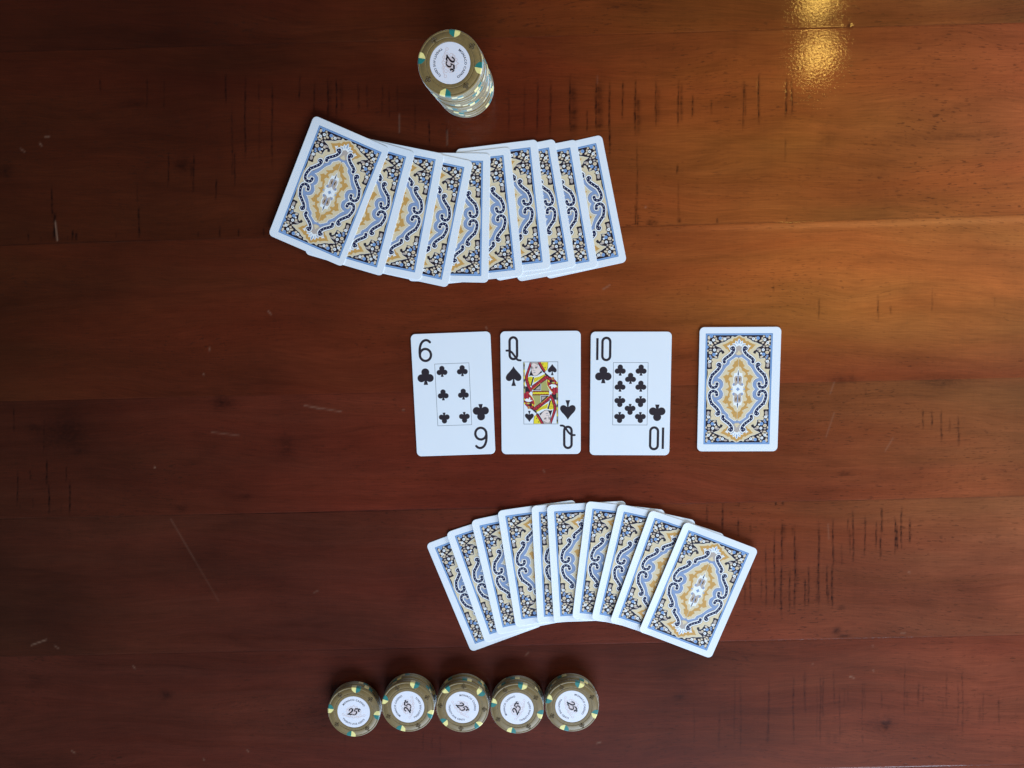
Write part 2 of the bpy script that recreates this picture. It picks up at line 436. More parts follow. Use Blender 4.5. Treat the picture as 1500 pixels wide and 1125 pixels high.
def build_plank(k):
    (ya, sa), (yb, sb) = SEAMS[k], SEAMS[k + 1]           # upper and lower seam
    xs = np.concatenate([np.linspace(-700, -440, 14)[:-1], np.arange(-440, 385, 0.75), np.linspace(385, 660, 14)[1:]])
    width = ya - yb
    inner = np.linspace(1.0, width - 1.0, int(width / 1.2))
    ts = np.concatenate([[0, .35], inner, [width - .35, width]]) / width
    X, T = np.meshgrid(xs, ts)
    Y = (ya + sa * X) * (1 - T) + (yb + sb * X) * T
    Z = np.zeros_like(X)
    ed = np.minimum(T, 1 - T) * width
    Z -= 0.06 * np.clip(1 - ed / .4, 0, 1)
    wear = np.zeros_like(X)
    nick = np.zeros_like(X)
    for (px, y0, y1, s, wd) in MARKS:
        ax, ay = table_point(px, y0)
        bx, by = table_point(px, y1)
        if max(ay, by) < Y.min() - 3 or min(ay, by) > Y.max() + 3:
            continue
        c0 = max(0, np.searchsorted(xs, min(ax, bx) - 8)); c1 = np.searchsorted(xs, max(ax, bx) + 8)
        xx, yy = X[:, c0:c1], Y[:, c0:c1]
        u = (ay - yy) / max(ay - by, 1e-3)
        cxl = ax + (bx - ax) * u + 0.25 * np.sin(yy * .13 + px) + .12 * np.sin(yy * .71 + 2 * px)
        prof = np.clip(np.minimum(u, 1 - u) * 5 + .04, 0, 1)
        prof = np.where((u < 0) | (u > 1), 0, prof)
        wob = .72 + .28 * np.sin(yy * .9 + px * 1.3) * np.sin(yy * .37 + px)
        g = np.exp(-((xx - cxl) / (wd * .62)) ** 2) * prof * wob * min(1.0, s * 1.2)
        wear[:, c0:c1] = np.maximum(wear[:, c0:c1], g * (1.0 if wd < 1.7 else .62))
    for (px, py, rx, ry, s) in KNOTS:
        ax, ay = table_point(px, py)
        d = ((X - ax) / rx) ** 2 + ((Y - ay - .03 * (X - ax)) / ry) ** 2
        d = d * (1 + .25 * np.sin(3 * np.arctan2(Y - ay, X - ax) + px))
        wear = np.maximum(wear, s * .8 * np.exp(-d * 1.1))
    for (x0, y0, x1, y1, s) in NICKS:
        a, bq = np.array(table_point(x0, y0)), np.array(table_point(x1, y1))
        dv = bq - a
        L2 = max(dv @ dv, 1e-6)
        u = np.clip(((X - a[0]) * dv[0] + (Y - a[1]) * dv[1]) / L2, 0, 1)
        d2 = (X - a[0] - u * dv[0]) ** 2 + (Y - a[1] - u * dv[1]) ** 2
        nick = np.maximum(nick, .5 * s * np.exp(-d2 / .30))
    # seam lines: alternately a pale worn arris and a dark joint
    brk = np.interp(X, np.arange(-700, 661, 6.0), rng.random(227))
    SS = [.5, .6, .8, .3, .9, .4, .6, .5]
    sst = np.where(T < .5, SS[k], SS[k + 1])
    seamtone = .5 + .5 * np.sin(X * .021 + k * 2.1) * np.sin(X * .0093 + k)
    nick = np.maximum(nick, np.where(ed < 1.0, .13 * sst * brk ** 2 * np.clip(seamtone - .35, 0, 1) * np.clip(1 - ed / 1.0, 0, 1), 0))
    wear = np.maximum(wear, np.where(ed < .9, .95 * sst * (.4 + .6 * brk) * np.clip(.95 - seamtone, 0, 1) * np.clip(1 - ed / .9, 0, 1), 0))
    Z -= 0.22 * np.clip(wear - .25, 0, 1)
    st = np.array([[lin(c) for c in row] for row in PLANK_TONE[k]]) * WOOD_GAIN
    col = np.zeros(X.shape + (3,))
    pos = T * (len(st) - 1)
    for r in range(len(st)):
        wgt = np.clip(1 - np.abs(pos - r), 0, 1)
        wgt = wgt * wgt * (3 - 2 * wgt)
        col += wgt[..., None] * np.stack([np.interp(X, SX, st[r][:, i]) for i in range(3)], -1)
    if k == 2:                    # pale strip of sapwood along the upper edge of this plank's right half
        sap = np.exp(-((T * width - 3.2) / 2.0) ** 2) * np.clip((X - 60) / 120, 0, 1)
        col = col * (1 + .45 * sap[..., None] * np.array([.7, 1.0, 1.5]))
    ny, nx = X.shape
    top = np.stack([X, Y, Z], -1).reshape(-1, 3) * MM
    idx = np.arange(nx * ny).reshape(ny, nx)
    quads = np.stack([idx[1:, :-1], idx[1:, 1:], idx[:-1, 1:], idx[:-1, :-1]], -1).reshape(-1, 4)
    # skirt and underside so each plank is a closed board 26 mm thick
    rim = np.concatenate([idx[0, :], idx[1:, -1], idx[-1, -2::-1], idx[-2:0:-1, 0]])
    low = top[rim].copy(); low[:, 2] = -0.026
    nr = len(rim)                                   # the sides get their own rim so the top keeps a crisp arris
    ri = np.arange(nr) + nx * ny
    li = ri + nr
    skirt = np.stack([ri, np.roll(ri, -1), np.roll(li, -1), li], -1)
    verts = np.concatenate([top, top[rim], low])
    me = bpy.data.meshes.new('plank')
    nv, nq = len(verts), len(quads) + len(skirt)
    me.vertices.add(nv); me.vertices.foreach_set('co', verts.ravel().astype(np.float32))
    loops = np.concatenate([quads.ravel(), skirt.ravel()])
    me.loops.add(len(loops)); me.loops.foreach_set('vertex_index', loops.astype(np.int32))
    me.polygons.add(nq)
    me.polygons.foreach_set('loop_start', (np.arange(nq) * 4).astype(np.int32))
    me.polygons.foreach_set('use_smooth', np.concatenate([np.ones(len(quads), bool), np.zeros(len(skirt), bool)]))
    me.update(calc_edges=True)
    pad = 2 * nr
    for nm, arr in (('wear', wear), ('nick', nick)):
        at = me.attributes.new(nm, 'FLOAT', 'POINT')
        at.data.foreach_set('value', np.concatenate([arr.ravel(), np.zeros(pad)]).astype(np.float32))
    at = me.attributes.new('plank_tone', 'FLOAT_COLOR', 'POINT')
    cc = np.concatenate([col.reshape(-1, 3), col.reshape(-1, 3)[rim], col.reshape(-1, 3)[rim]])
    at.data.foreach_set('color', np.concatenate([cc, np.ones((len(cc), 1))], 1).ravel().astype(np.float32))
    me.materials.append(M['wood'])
    link('plank', me, table)

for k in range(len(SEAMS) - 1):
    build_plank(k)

# ------------------------------------------------------------------ card stock
CW, CL, CT, CR = 57.15, 88.9, 0.30, 3.3
def card_outline():
    pts = []
    for cx, cy, a0 in ((CW / 2 - CR, CL / 2 - CR, 0), (-CW / 2 + CR, CL / 2 - CR, 90), (-CW / 2 + CR, -CL / 2 + CR, 180), (CW / 2 - CR, -CL / 2 + CR, 270)):
        for k in range(7):
            a = math.radians(a0 + 15 * k)
            pts.append((cx + CR * math.cos(a), cy + CR * math.sin(a)))
    return pts
CURL_CUTS = [-28, -26.5, -25, -23.5, -22, -20.5, -19, -17.5]
def curl_mesh(me, lift):
    """lift the left edge of a card: cut it along its length and bend it up"""
    bm = bmesh.new(); bm.from_mesh(me)
    for c in CURL_CUTS:
        bmesh.ops.bisect_plane(bm, geom=bm.verts[:] + bm.edges[:] + bm.faces[:], plane_co=(c * MM, 0, 0), plane_no=(1, 0, 0), dist=1e-8)
    for v in bm.verts:
        d = max(0.0, (-17.5 - v.co.x / MM) / 11.1)
        v.co.z += lift * d * d * MM
    out = me.copy(); bm.to_mesh(out); bm.free()
    return out
def card_body():
    o = card_outline(); n = len(o)
    ins = [(x * (1 - .16 / (CW / 2)), y * (1 - .16 / (CL / 2))) for x, y in o]
    v = [(x * MM, y * MM, 0) for x, y in o] + [(x * MM, y * MM, (CT - .06) * MM) for x, y in o] + [(x * MM, y * MM, CT * MM) for x, y in ins]
    f = [list(range(n))[::-1], list(range(2 * n, 3 * n))]
    for r in (0, 1):
        f += [(r * n + i, r * n + (i + 1) % n, (r + 1) * n + (i + 1) % n, (r + 1) * n + i) for i in range(n)]
    return mesh_from('card_body', v, f, ['card'])
ME_CARD = card_body()
ME_CARD_CURL = curl_mesh(ME_CARD, 1.15)

# ------------------------------------------------------------------ the printed back, one quarter traced and mirrored
PW, PL = 47.0, 79.3
def back_print():
    q = Print()
    sx, sy = PW / 47.2, PL / 78.4
    def A(X, Y): return max(0, (X - 74 + .026 * Y) / 53 * sx), max(0, (2127 - Y) / 51.35 * sy)
    def B(X, Y): return max(0, (X - 97 + .026 * Y) / 53 * sx), max(0, (1077 - Y) / 51.35 * sy)
    def PA(l): return [A(*p) for p in l]
    def PB(l): return [B(*p) for p in l]
    hw, hl = PW / 2, PL / 2
    q.rect(0, 0, hw, hl, 'blue')
    q.rect(0, 0, hw - .45, hl - .45, 'sky')
    q.rect(0, 0, hw - 1.15, hl - 1.25, 'night')
    # flowers and leaves on the dark corner
    def fl(p, r, mat, ry=None, rot=0.0, n=8): q.disc(p, r / 53, mat, n, (ry or r) / 53, rot)
    for X, Y, rx, ry, rot, mat in [(490, 258, 92, 40, -.1, 'grey'), (700, 355, 70, 55, .6, 'petal'), (690, 270, 60, 40, 0, 'grey'), (885, 380, 85, 45, .45, 'petal'), (930, 295, 40, 50, 0, 'petal'), (985, 225, 45, 45, 0, 'petal'),
            (950, 450, 55, 45, .3, 'petal'), (1065, 505, 60, 45, .8, 'petal'), (1200, 400, 55, 50, 0, 'petal'), (1195, 265, 55, 85, 0, 'petal'), (1110, 580, 70, 40, .1, 'petal'), (990, 590, 45, 45, 0, 'grey'), (1190, 520, 50, 40, 0, 'petal'),
            (800, 695, 110, 50, -.1, 'grey'), (840, 755, 60, 45, .2, 'petal'), (1115, 685, 60, 40, 0, 'grey'), (1215, 730, 35, 50, 0, 'petal'), (1110, 800, 85, 75, 0, 'petal'), (905, 955, 80, 45, .5, 'petal'), (890, 835, 45, 45, 0, 'white'),
            (1120, 925, 50, 55, 0, 'band'), (1190, 1020, 40, 55, 0, 'petal'), (1090, 1000, 45, 40, 0, 'sky'), (1060, 960, 30, 30, 0, 'grey')]:
        q.disc(A(X, Y), .86 * rx / 53, mat, 8, .86 * ry / 53, rot)
    for X, Y, rx, ry in [(1185, 210, 58, 85), (1230, 120, 30, 40), (1130, 60, 40, 50)]:
        q.disc(B(X, Y), rx / 53, 'grey', 8, ry / 53)
    for X, Y, r in [(770, 285, 66), (1112, 205, 70), (980, 870, 66), (1245, 600, 55)]:
        fl(A(X, Y), r, 'sky'); fl(A(X, Y), 26, 'blue', n=6)
    for p in (A(600, 312), A(1020, 345), A(1130, 450), A(965, 705), B(1180, 68)):
        fl(p, 58, 'white'); fl(p, 20, 'bandedge', n=6)
    fl(A(1110, 800), 22, 'gold', n=6)
    # cream ground of the medallion
    cream = PA([(74, 185), (130, 200), (190, 240), (250, 250), (320, 215), (355, 240), (350, 290), (420, 310), (490, 345), (560, 400), (640, 430), (720, 450), (800, 490), (870, 515), (935, 535), (880, 575), (800, 600), (720, 640),
                (690, 690), (640, 735), (600, 770), (600, 820), (660, 850), (700, 780), (745, 790), (785, 840), (790, 900), (812, 960), (800, 1012), (870, 1022), (940, 1010), (1020, 1000), (1050, 1040)]) + \
            PB([(1105, 20), (1060, 75), (1095, 115), (1095, 200), (1085, 270), (1060, 320), (1110, 345), (1190, 345), (1262, 352), (1235, 420), (1228, 540), (1245, 660), (1262, 740)]) + [(hw - 1.15, 0), (0, 0)]
    q.poly(cream, 'cream')
    for a, b_ in zip(cream[:32], cream[1:33]):
        q.stroke([a, b_], .16, 'white', False)
    q.poly(PA([(585, 815), (615, 740), (690, 715), (705, 780), (670, 855), (635, 840)]), 'black')
    # gold fringe round the crown
    q.poly(PA([(74, 222), (120, 238), (180, 288), (260, 292), (290, 338), (310, 398), (400, 388), (440, 428), (520, 468), (600, 500), (690, 528), (640, 560), (600, 602), (550, 662), (470, 692), (430, 752), (402, 792), (370, 765), (330, 640), (250, 600), (74, 560)]), 'gold')
    q.poly(PA([(415, 505), (442, 548), (515, 563), (455, 602), (430, 662), (398, 612), (335, 580), (388, 553)]), 'white')
    # blue lozenge band with grey edge
    band1 = smooth_path(PA([(60, 925), (165, 912), (280, 985), (395, 1075)]) + PB([(455, 55), (530, 180), (640, 262), (690, 370), (765, 485), (850, 600), (925, 690)]), 2)
    band2 = smooth_path(PB([(960, 660), (850, 735), (745, 790), (695, 880), (705, 975), (775, 1085)]), 3)
    for wd, mt in ((2.75, 'line'), (2.45, 'bandedge'), (2.0, 'band')):
        q.stroke(band1, wd, mt); q.stroke(band2, wd, mt)
    q.poly(PB([(880, 620), (960, 650), (1040, 760), (1040, 860), (985, 900), (960, 800), (880, 770)]), 'band')
    # inner medallion
    inner = PA([(74, 988), (150, 972), (210, 1012), (300, 1072), (370, 1125)]) + PB([(400, 80), (430, 180), (540, 272), (590, 342), (640, 432), (720, 560), (800, 650), (835, 662), (740, 692), (660, 752), (622, 832), (612, 932), (640, 1012), (700, 1077)])
    q.poly(inner + [(0, 0)], 'cream')
    q.stroke(inner, .62, 'line', False); q.stroke(inner, .45, 'white', False)
    gold = PA([(60, 1062), (100, 1040)]) + PB([(150, -5), (190, 60), (250, 70), (262, 150), (330, 232), (262, 290), (332, 332), (402, 372), (505, 400), (480, 442), (410, 455), (440, 500), (520, 535), (655, 622), (592, 682), (565, 765), (532, 855), (462, 822), (442, 902), (402, 982), (450, 1042), (545, 1085)])
    q.poly(gold + [(0, 0)], 'gold')
    gin = PB([(60, 205), (100, 215), (120, 262), (165, 265), (212, 332), (232, 402), (332, 462), (372, 532), (292, 602), (312, 642), (402, 642), (442, 722), (372, 802), (382, 902), (332, 1002), (312, 1085)])
    q.poly(gin + [(0, 0)], 'cream')
    q.disc(B(480, 530), .75, 'cream', 8)
    q.poly(PB([(70, 300), (110, 400), (130, 470), (190, 500), (232, 480), (240, 600), (262, 700), (245, 820), (295, 880), (305, 960), (262, 1000), (262, 1085)]) + [(0, 0)], 'white')
    # centre ornament
    q.poly(PB([(80, 590), (180, 592), (228, 650), (222, 760), (200, 830), (262, 850), (285, 900), (255, 955), (170, 950), (110, 900), (72, 860)]), 'grey')
    q.poly(PB([(100, 650), (165, 630), (185, 690), (160, 810), (110, 840)]), 'taupe')
    q.disc(B(138, 720), .38, 'black', 8, 1.45, -.12)
    q.disc(B(232, 903), .75, 'band', 8)
    q.poly(PB([(70, 365), (100, 440), (105, 540), (75, 600)]) + [(0, B(0, 600)[1]), (0, B(0, 365)[1])], 'navy')
    q.poly([(0, B(0, 600)[1]), (.35, B(0, 600)[1]), (.35, B(0, 860)[1]), (0, B(0, 860)[1])], 'band')
    q.poly(PB([(75, 1000), (110, 1050), (150, 1085)]) + [(0, 0), (0, B(0, 1000)[1])], 'band')
    q.poly(PB([(345, 1085), (320, 1045), (290, 1060), (262, 1085)]), 'sky')
    # crown: grey calyx and white petals with blue hearts
    q.poly(PA([(74, 545), (130, 560), (185, 640), (170, 760), (190, 850), (130, 900), (74, 905)]) + [A(40, 905), A(40, 545)], 'grey')
    q.poly(PA([(60, 720), (100, 790), (150, 840), (110, 880), (74, 885)]) + [A(40, 885), A(40, 720)], 'cream')
    for tip, base, wd in (((318, 475), (120, 570), 1.5), ((205, 372), (95, 555), 1.5), ((74, 292), (74, 550), 1.3)):
        (x0, y0), (x1, y1) = A(*base), A(*tip)
        mx, my = (x0 + 2 * x1) / 3, (y0 + 2 * y1) / 3
        L = math.hypot(x1 - x0, y1 - y0); nx, ny = -(y1 - y0) / L * wd / 2, (x1 - x0) / L * wd / 2
        q.poly([(max(0, a), b_) for a, b_ in [(x0 - nx * .6, y0 - ny * .6), (mx - nx * 1.35, my - ny * 1.35), (x1, y1), (mx + nx * 1.35, my + ny * 1.35), (x0 + nx * .6, y0 + ny * .6)]], 'white')
        q.stroke([(x0 * .7 + x1 * .3, y0 * .7 + y1 * .3), (x0 * .25 + x1 * .75, y0 * .25 + y1 * .75)], .34, 'blue')
    # navy scrolls with white outline and pearls
    s1 = PA([(330, 655), (285, 615), (245, 660), (255, 735), (305, 820), (375, 890), (450, 945), (530, 1003), (598, 1070)]) + PB([(640, 40), (628, 88)])
    s2 = PB([(858, 190), (835, 158), (780, 190), (790, 265), (835, 345), (910, 420), (985, 495), (1058, 565), (1100, 660), (1130, 760), (1140, 860), (1105, 960), (1030, 1010), (940, 1008), (868, 955), (862, 880)])
    for s in (s1, s2):
        s = smooth_path(s, 2)
        q.stroke(s, 3.9, 'line'); q.stroke(s, 3.45, 'white')
    q.poly(PB([(1050, 520), (1118, 470), (1135, 600)]), 'white')
    for s in (s1, s2):
        s_ = smooth_path(s, 2)
        q.stroke(s_, 1.9, 'navy')
        q.disc(s[0], 1.15, 'navy'); q.disc(s[-1], 1.15, 'navy')
    q.poly(PB([(1062, 540), (1112, 495), (1118, 600)]), 'navy')
    for s in (s1, s2):
        d = 0; acc = 0
        fine = smooth_path(s, 6)
        for a, b_ in zip(fine, fine[1:]):
            d += math.hypot(b_[0] - a[0], b_[1] - a[1])
            if d - acc > 2.1 or acc == 0:
                acc = d if acc else 1e-3
                q.disc(b_, .27, 'white', 6)
    full = q.mapped([lambda x, y: (x, y), lambda x, y: (-x, y), lambda x, y: (x, -y), lambda x, y: (-x, -y)])
    return full.mesh('back_print', (-hw, -hl, hw, hl))
ME_BACK = back_print()
ME_BACK_CURL = curl_mesh(ME_BACK, 1.15)

# ------------------------------------------------------------------ faces: pips, numerals, the court figure
def club(P, c, h, inv=False, mat='black'):
    s = h / 8.0 * (-1 if inv else 1)
    T = lambda x, y: (c[0] + x * s, c[1] + y * s)
    for x, y in ((0, 2.05), (-2.0, -.75), (2.0, -.75)):
        P.disc(T(x, y), abs(s) * 1.92, mat, 18)
    P.poly([T(-.45, 1.5), T(.45, 1.5), T(.45, -1.4), T(1.05, -4.0), T(-1.05, -4.0), T(-.45, -1.4)], mat)
def spade(P, c, h, inv=False, mat='black'):
    s = h / 8.0 * (-1 if inv else 1)
    T = lambda x, y: (c[0] + x * s, c[1] + y * s)
    right = smooth_path([(0, 4.0), (.7, 2.9), (1.7, 1.7), (2.7, .6), (3.15, -.5), (2.85, -1.55), (1.9, -2.0), (1.0, -1.75), (.35, -1.2)], 3)
    P.poly([T(x, y) for x, y in right] + [T(-x, y) for x, y in reversed(right)], mat)
    P.poly([T(-.3, -.9), T(.3, -.9), T(.42, -2.4), T(.95, -4.0), T(-.95, -4.0), T(-.42, -2.4)], mat)

def local(x, y): return x - CW / 2, CL / 2 - y       # mm from the top left corner of the card
def part(parent, name, P, z=0.0):
    o = link(name, P.mesh(name), parent, (0, 0, (CT + .012 + z) * MM))
    return o
def rot180(P): return P.mapped([lambda x, y: (-x, -y)])
def numeral(P, which):
    w = 1.75
    if which == '6':
        P.stroke(smooth_path([local(*p) for p in [(13.6, 6.2), (12.3, 5.0), (10.2, 4.7), (7.9, 6.1), (6.4, 9.2), (5.9, 13.2), (6.1, 16.6)]], 4), w, 'black')
        P.stroke([local(9.95 + 4.0 * math.cos(t), 15.2 + 4.3 * math.sin(t)) for t in np.linspace(0, 2 * math.pi, 29)], w, 'black')
    elif which == 'Q':
        P.stroke([local(9.2 + 2.65 * math.cos(t), 7.1 + 2.75 * math.sin(t)) for t in np.linspace(math.pi, 2 * math.pi, 13)] +
                 [local(9.2 + 2.65 * math.cos(t), 17.1 + 2.75 * math.sin(t)) for t in np.linspace(0, math.pi, 13)] + [local(6.55, 7.1)], w, 'black')
        P.stroke(smooth_path([local(*p) for p in [(4.3, 13.8), (6.3, 13.9), (8.4, 15.4), (10.3, 18.0), (12.2, 20.4), (14.3, 20.8)]], 4), 1.5, 'black')
    else:
        P.stroke([local(4.75, 4.6), local(4.75, 20.2)], 1.7, 'black', False)
        P.stroke([local(11.1 + 2.75 * math.cos(t), 7.2 + 2.8 * math.sin(t)) for t in np.linspace(math.pi, 2 * math.pi, 13)] +
                 [local(11.1 + 2.75 * math.cos(t), 17.4 + 2.8 * math.sin(t)) for t in np.linspace(0, math.pi, 13)] + [local(8.35, 7.2)], w, 'black')

def border(P, hw=12.45, hl=22.6, t=.27):
    P.poly([(-hw, -hl), (hw, -hl), (hw, -hl + t), (-hw, -hl + t)], 'rule'); P.poly([(-hw, hl - t), (hw, hl - t), (hw, hl), (-hw, hl)], 'rule')
    P.poly([(-hw, -hl + t), (-hw + t, -hl + t), (-hw + t, hl - t), (-hw, hl - t)], 'rule'); P.poly([(hw - t, -hl + t), (hw, -hl + t), (hw, hl - t), (hw - t, hl - t)], 'rule')

def court_queen():
    h = Print()
    def G(X, Y): return (X - 646) / 45.7, (1127 - Y) / 45.7
    def PG(l): return [G(*p) for p in l]
    poly = lambda l, mt: h.poly(PG(l), mt)
    # flowered staff down the side
    poly([(85, 120), (132, 120), (132, 1127), (85, 1127)], 'green')
    for y, mt in ((210, 'black'), (400, 'yellow'), (500, 'gold'), (610, 'yellow'), (820, 'yellow'), (940, 'black'), (300, 'bandedge'), (710, 'black')):
        h.disc(G(110, y), .42, mt, 8, 1.1)
    # hood and veil
    poly([(635, 112), (888, 112), (880, 250), (858, 372), (800, 408), (700, 260)], 'yellow')
    for X, Y in ((720, 172), (790, 292), (700, 240), (760, 345)):
        h.poly([(G(X, Y)[0] + .75 * (1 if k % 2 == 0 else .35) * math.cos(k * math.pi / 4), G(X, Y)[1] + .75 * (1 if k % 2 == 0 else .35) * math.sin(k * math.pi / 4)) for k in range(8)], 'black')
    poly([(330, 360), (250, 560), (300, 570), (400, 560), (360, 440)], 'black')
    poly([(318, 360), (335, 360), (265, 555), (245, 555)], 'white')
    poly([(300, 112), (352, 112), (330, 230), (250, 490), (225, 610), (238, 720), (300, 905), (372, 985), (345, 1095), (290, 1070), (200, 910), (140, 700), (140, 570), (235, 300)], 'darkred')
    poly([(318, 125), (345, 125), (315, 240), (232, 490), (205, 610), (222, 725), (285, 915), (350, 990), (335, 1070), (300, 1050), (215, 900), (165, 700), (160, 580), (250, 310)], 'red')
    poly([(540, 112), (640, 112), (725, 270), (805, 405), (790, 470), (720, 440), (620, 270)], 'black')
    poly([(570, 112), (632, 112), (715, 265), (795, 400), (780, 435), (690, 330), (640, 240)], 'red')
    poly([(320, 112), (548, 112), (585, 215), (500, 200), (420, 150), (345, 215), (335, 300)], 'grey')
    poly([(345, 200), (400, 150), (430, 145), (520, 190), (590, 240), (672, 390), (610, 470), (525, 552), (450, 565), (400, 540), (350, 440), (330, 310)], 'skin')
    poly([(672, 400), (700, 440), (560, 535), (620, 470)], 'black')
    h.disc(G(362, 297), .75, 'black', 8, .42); h.disc(G(500, 292), .95, 'black', 8, .42, .1)
    h.stroke(PG([(335, 255), (385, 245)]), .25, 'black'); h.stroke(PG([(460, 235), (545, 250)]), .25, 'black')
    h.stroke(PG([(408, 280), (392, 375), (420, 392), (468, 385)]), .24, 'bandedge')
    h.disc(G(445, 448), .95, 'bandedge', 8, .26); h.stroke(PG([(425, 490), (455, 500)]), .22, 'grey')
    # collar, ruff, robe
    poly([(250, 565), (340, 545), (430, 575), (560, 560), (735, 468), (750, 500), (580, 585), (440, 615), (330, 580)], 'white')
    poly([(222, 602), (335, 570), (385, 605), (305, 905), (238, 720)], 'yellow')
    poly([(435, 618), (600, 585), (780, 500), (812, 540), (640, 665), (400, 800)], 'yellow')
    for k in range(5):
        h.stroke(PG([(235 + 9 * k, 640 + 48 * k), (360 - 14 * k, 625 + 50 * k)]), .2, 'black', False)
    for k in range(8):
        h.stroke(PG([(430 + 45 * k, 640 - 14 * k), (470 + 46 * k, 745 - 27 * k)]), .2, 'black', False)
    poly([(388, 590), (432, 602), (352, 885), (308, 885)], 'black')
    poly([(790, 555), (900, 560), (935, 605), (660, 800), (395, 1025), (335, 1005), (355, 890), (560, 740)], 'darkred')
    poly([(800, 580), (890, 580), (905, 605), (650, 780), (385, 1000), (355, 985), (375, 905), (570, 762)], 'red')
    for k in range(7):
        h.disc(G(420 + 68 * k, 905 - 50 * k), .42, 'black', 4)
    for X, Y in ((185, 690), (205, 780), (240, 890), (300, 985)):
        h.disc(G(X, Y), .42, 'black', 4)
    poly([(835, 668), (655, 805), (655, 1050), (940, 1050), (870, 920), (838, 780)], 'green')
    poly([(640, 815), (395, 1035), (640, 1035)], 'black'); poly([(618, 875), (465, 1010), (618, 1010)], 'grey')
    h.stroke(PG([(640, 790), (380, 1020)]), .2, 'yellow', False)
    poly([(135, 900), (200, 910), (300, 1075), (280, 1127), (135, 1127)], 'black')
    poly([(150, 1105), (205, 1070), (265, 1090), (300, 1127), (150, 1127)], 'red')
    # shoulder, sleeve, flower and hand
    poly([(775, 450), (810, 465), (940, 580), (1000, 610), (960, 640), (880, 580), (790, 540)], 'black')
    poly([(862, 640), (930, 600), (1020, 620), (1120, 690), (1205, 790), (1205, 1127), (1035, 1127), (920, 990), (850, 860), (842, 760)], 'darkred')
    poly([(880, 700), (930, 860), (1000, 1000), (1080, 1127), (1050, 1127), (930, 985), (865, 860), (858, 740)], 'red')
    poly([(1040, 960), (1120, 940), (1120, 1127), (1080, 1127)], 'red'); poly([(1150, 960), (1203, 950), (1203, 1127), (1150, 1110)], 'red')
    poly([(1080, 690), (1130, 720), (1140, 850), (1090, 820)], 'red'); poly([(900, 640), (970, 625), (960, 700), (900, 680)], 'red')
    h.stroke(PG([(862, 645), (846, 770), (858, 860), (925, 985), (1035, 1120)]), .3, 'yellow', False)
    h.disc(G(985, 740), 1.0, 'black', 8); h.disc(G(910, 735), .5, 'yellow', 8, 1.0, .5)
    h.disc(G(1045, 645), 1.05, 'gold', 10); h.disc(G(1048, 645), .45, 'red', 8); h.disc(G(1060, 785), 1.35, 'green', 8, .55); h.disc(G(1065, 800), .6, 'yellow', 8, .3); h.disc(G(1175, 790), .5, 'yellow', 8, .8)
    poly([(912, 885), (1000, 838), (1100, 845), (1160, 875), (1170, 915), (1100, 955), (1045, 930), (1022, 995), (985, 965), (990, 900), (950, 910)], 'white')
    h.stroke(PG([(955, 890), (985, 960)]), .25, 'black', False)
    h.disc(G(1180, 920), .35, 'yellow', 8, .8)
    for ln in ([(300, 112), (235, 300), (140, 570), (140, 700), (200, 910), (290, 1070)], [(352, 112), (330, 230), (250, 490), (225, 610), (238, 720), (300, 905)],
               [(790, 555), (560, 740), (355, 890)], [(935, 605), (660, 800), (395, 1025)], [(640, 112), (725, 270), (805, 405)], [(885, 112), (880, 250), (858, 372)],
               [(340, 210), (330, 310), (350, 440), (400, 540), (450, 565), (525, 552), (610, 470), (672, 390)]):
        h.stroke(PG(ln), .3, 'black', False)
    q = h.mapped([lambda x, y: (x, y), lambda x, y: (-x, -y)])
    # belt across the middle
    q.rect(-6.0, -1.65, 6.0, 1.65, 'darkred')
    zz = [(-5.6 + .56 * k, .55 if k % 2 else -.55) for k in range(21)]
    q.stroke(zz, .75, 'yellow')
    spade(q, (8.3, 16.9), 8.1); spade(q, (-8.3, -16.9), 8.1, True)
    return q

def set_pose(o, x, y, deg, z, warp=(0, 0)):
    # a warped card lifts a little along one long and one short edge
    z += abs(warp[0]) * CL / 2 + abs(warp[1]) * CW / 2
    o.location = (x * MM, y * MM, z * MM)
    o.rotation_euler = (warp[0], warp[1], math.radians(deg))

def face_card(x, y, deg, which, suit, label, warp):
    o = link('playing_card', ME_CARD)
    set_pose(o, x, y, deg, 0.02, warp)
    tag(o, label, 'playing card', 'cards dealt in the middle row')
    for fl in (False, True):
        P = Print(); numeral(P, which)
        part(o, 'index_numeral', rot180(P) if fl else P)
        P = Print()
        (club if suit == 'club' else spade)(P, local(9.2, 30.8 if suit == 'club' else 32.1), 12.0 if suit == 'club' else 14.2)
        part(o, 'index_pip', rot180(P) if fl else P)
    if which == 'Q':
        fr = Print(); border(fr); f = part(o, 'border', fr, .02)
        court = court_queen()
        link('court_figure', court.mesh('court_figure', (-12.3, -22.4, 12.3, 22.4)), o, (0, 0, (CT + .012) * MM))
    else:
        fr = Print(); border(fr); part(o, 'border', fr)
        spots = [(-7.3, 17, 0), (7.3, 17, 0), (-7.3, 0, 0), (7.3, 0, 0), (-7.3, -17, 1), (7.3, -17, 1)] if which == '6' else \
                [(-7.4, 17.1, 0), (7.4, 17.1, 0), (0, 11.2, 0), (-7.4, 5.6, 0), (7.4, 5.6, 0), (-7.4, -5.6, 1), (7.4, -5.6, 1), (0, -11.2, 1), (-7.4, -17.1, 1), (7.4, -17.1, 1)]
        P0 = Print(); club(P0, (0, 0), 8.0); me0 = P0.mesh('pip')
        for px, py, inv in spots:
            link('pip', me0, o, (px * MM, py * MM, (CT + .012) * MM), math.pi if inv else 0)
    return o

face_card(-61.71, -67.46, 2.23, '6', 'club', 'white six of clubs lying face up', (.004, .007))
face_card(1.29, -66.16, 0.56, 'Q', 'spade', 'white queen of spades lying face up with colourful court figure', (.006, .005))
face_card(65.22, -66.49, 0.10, '10', 'club', 'white ten of clubs lying face up', (.003, .010))

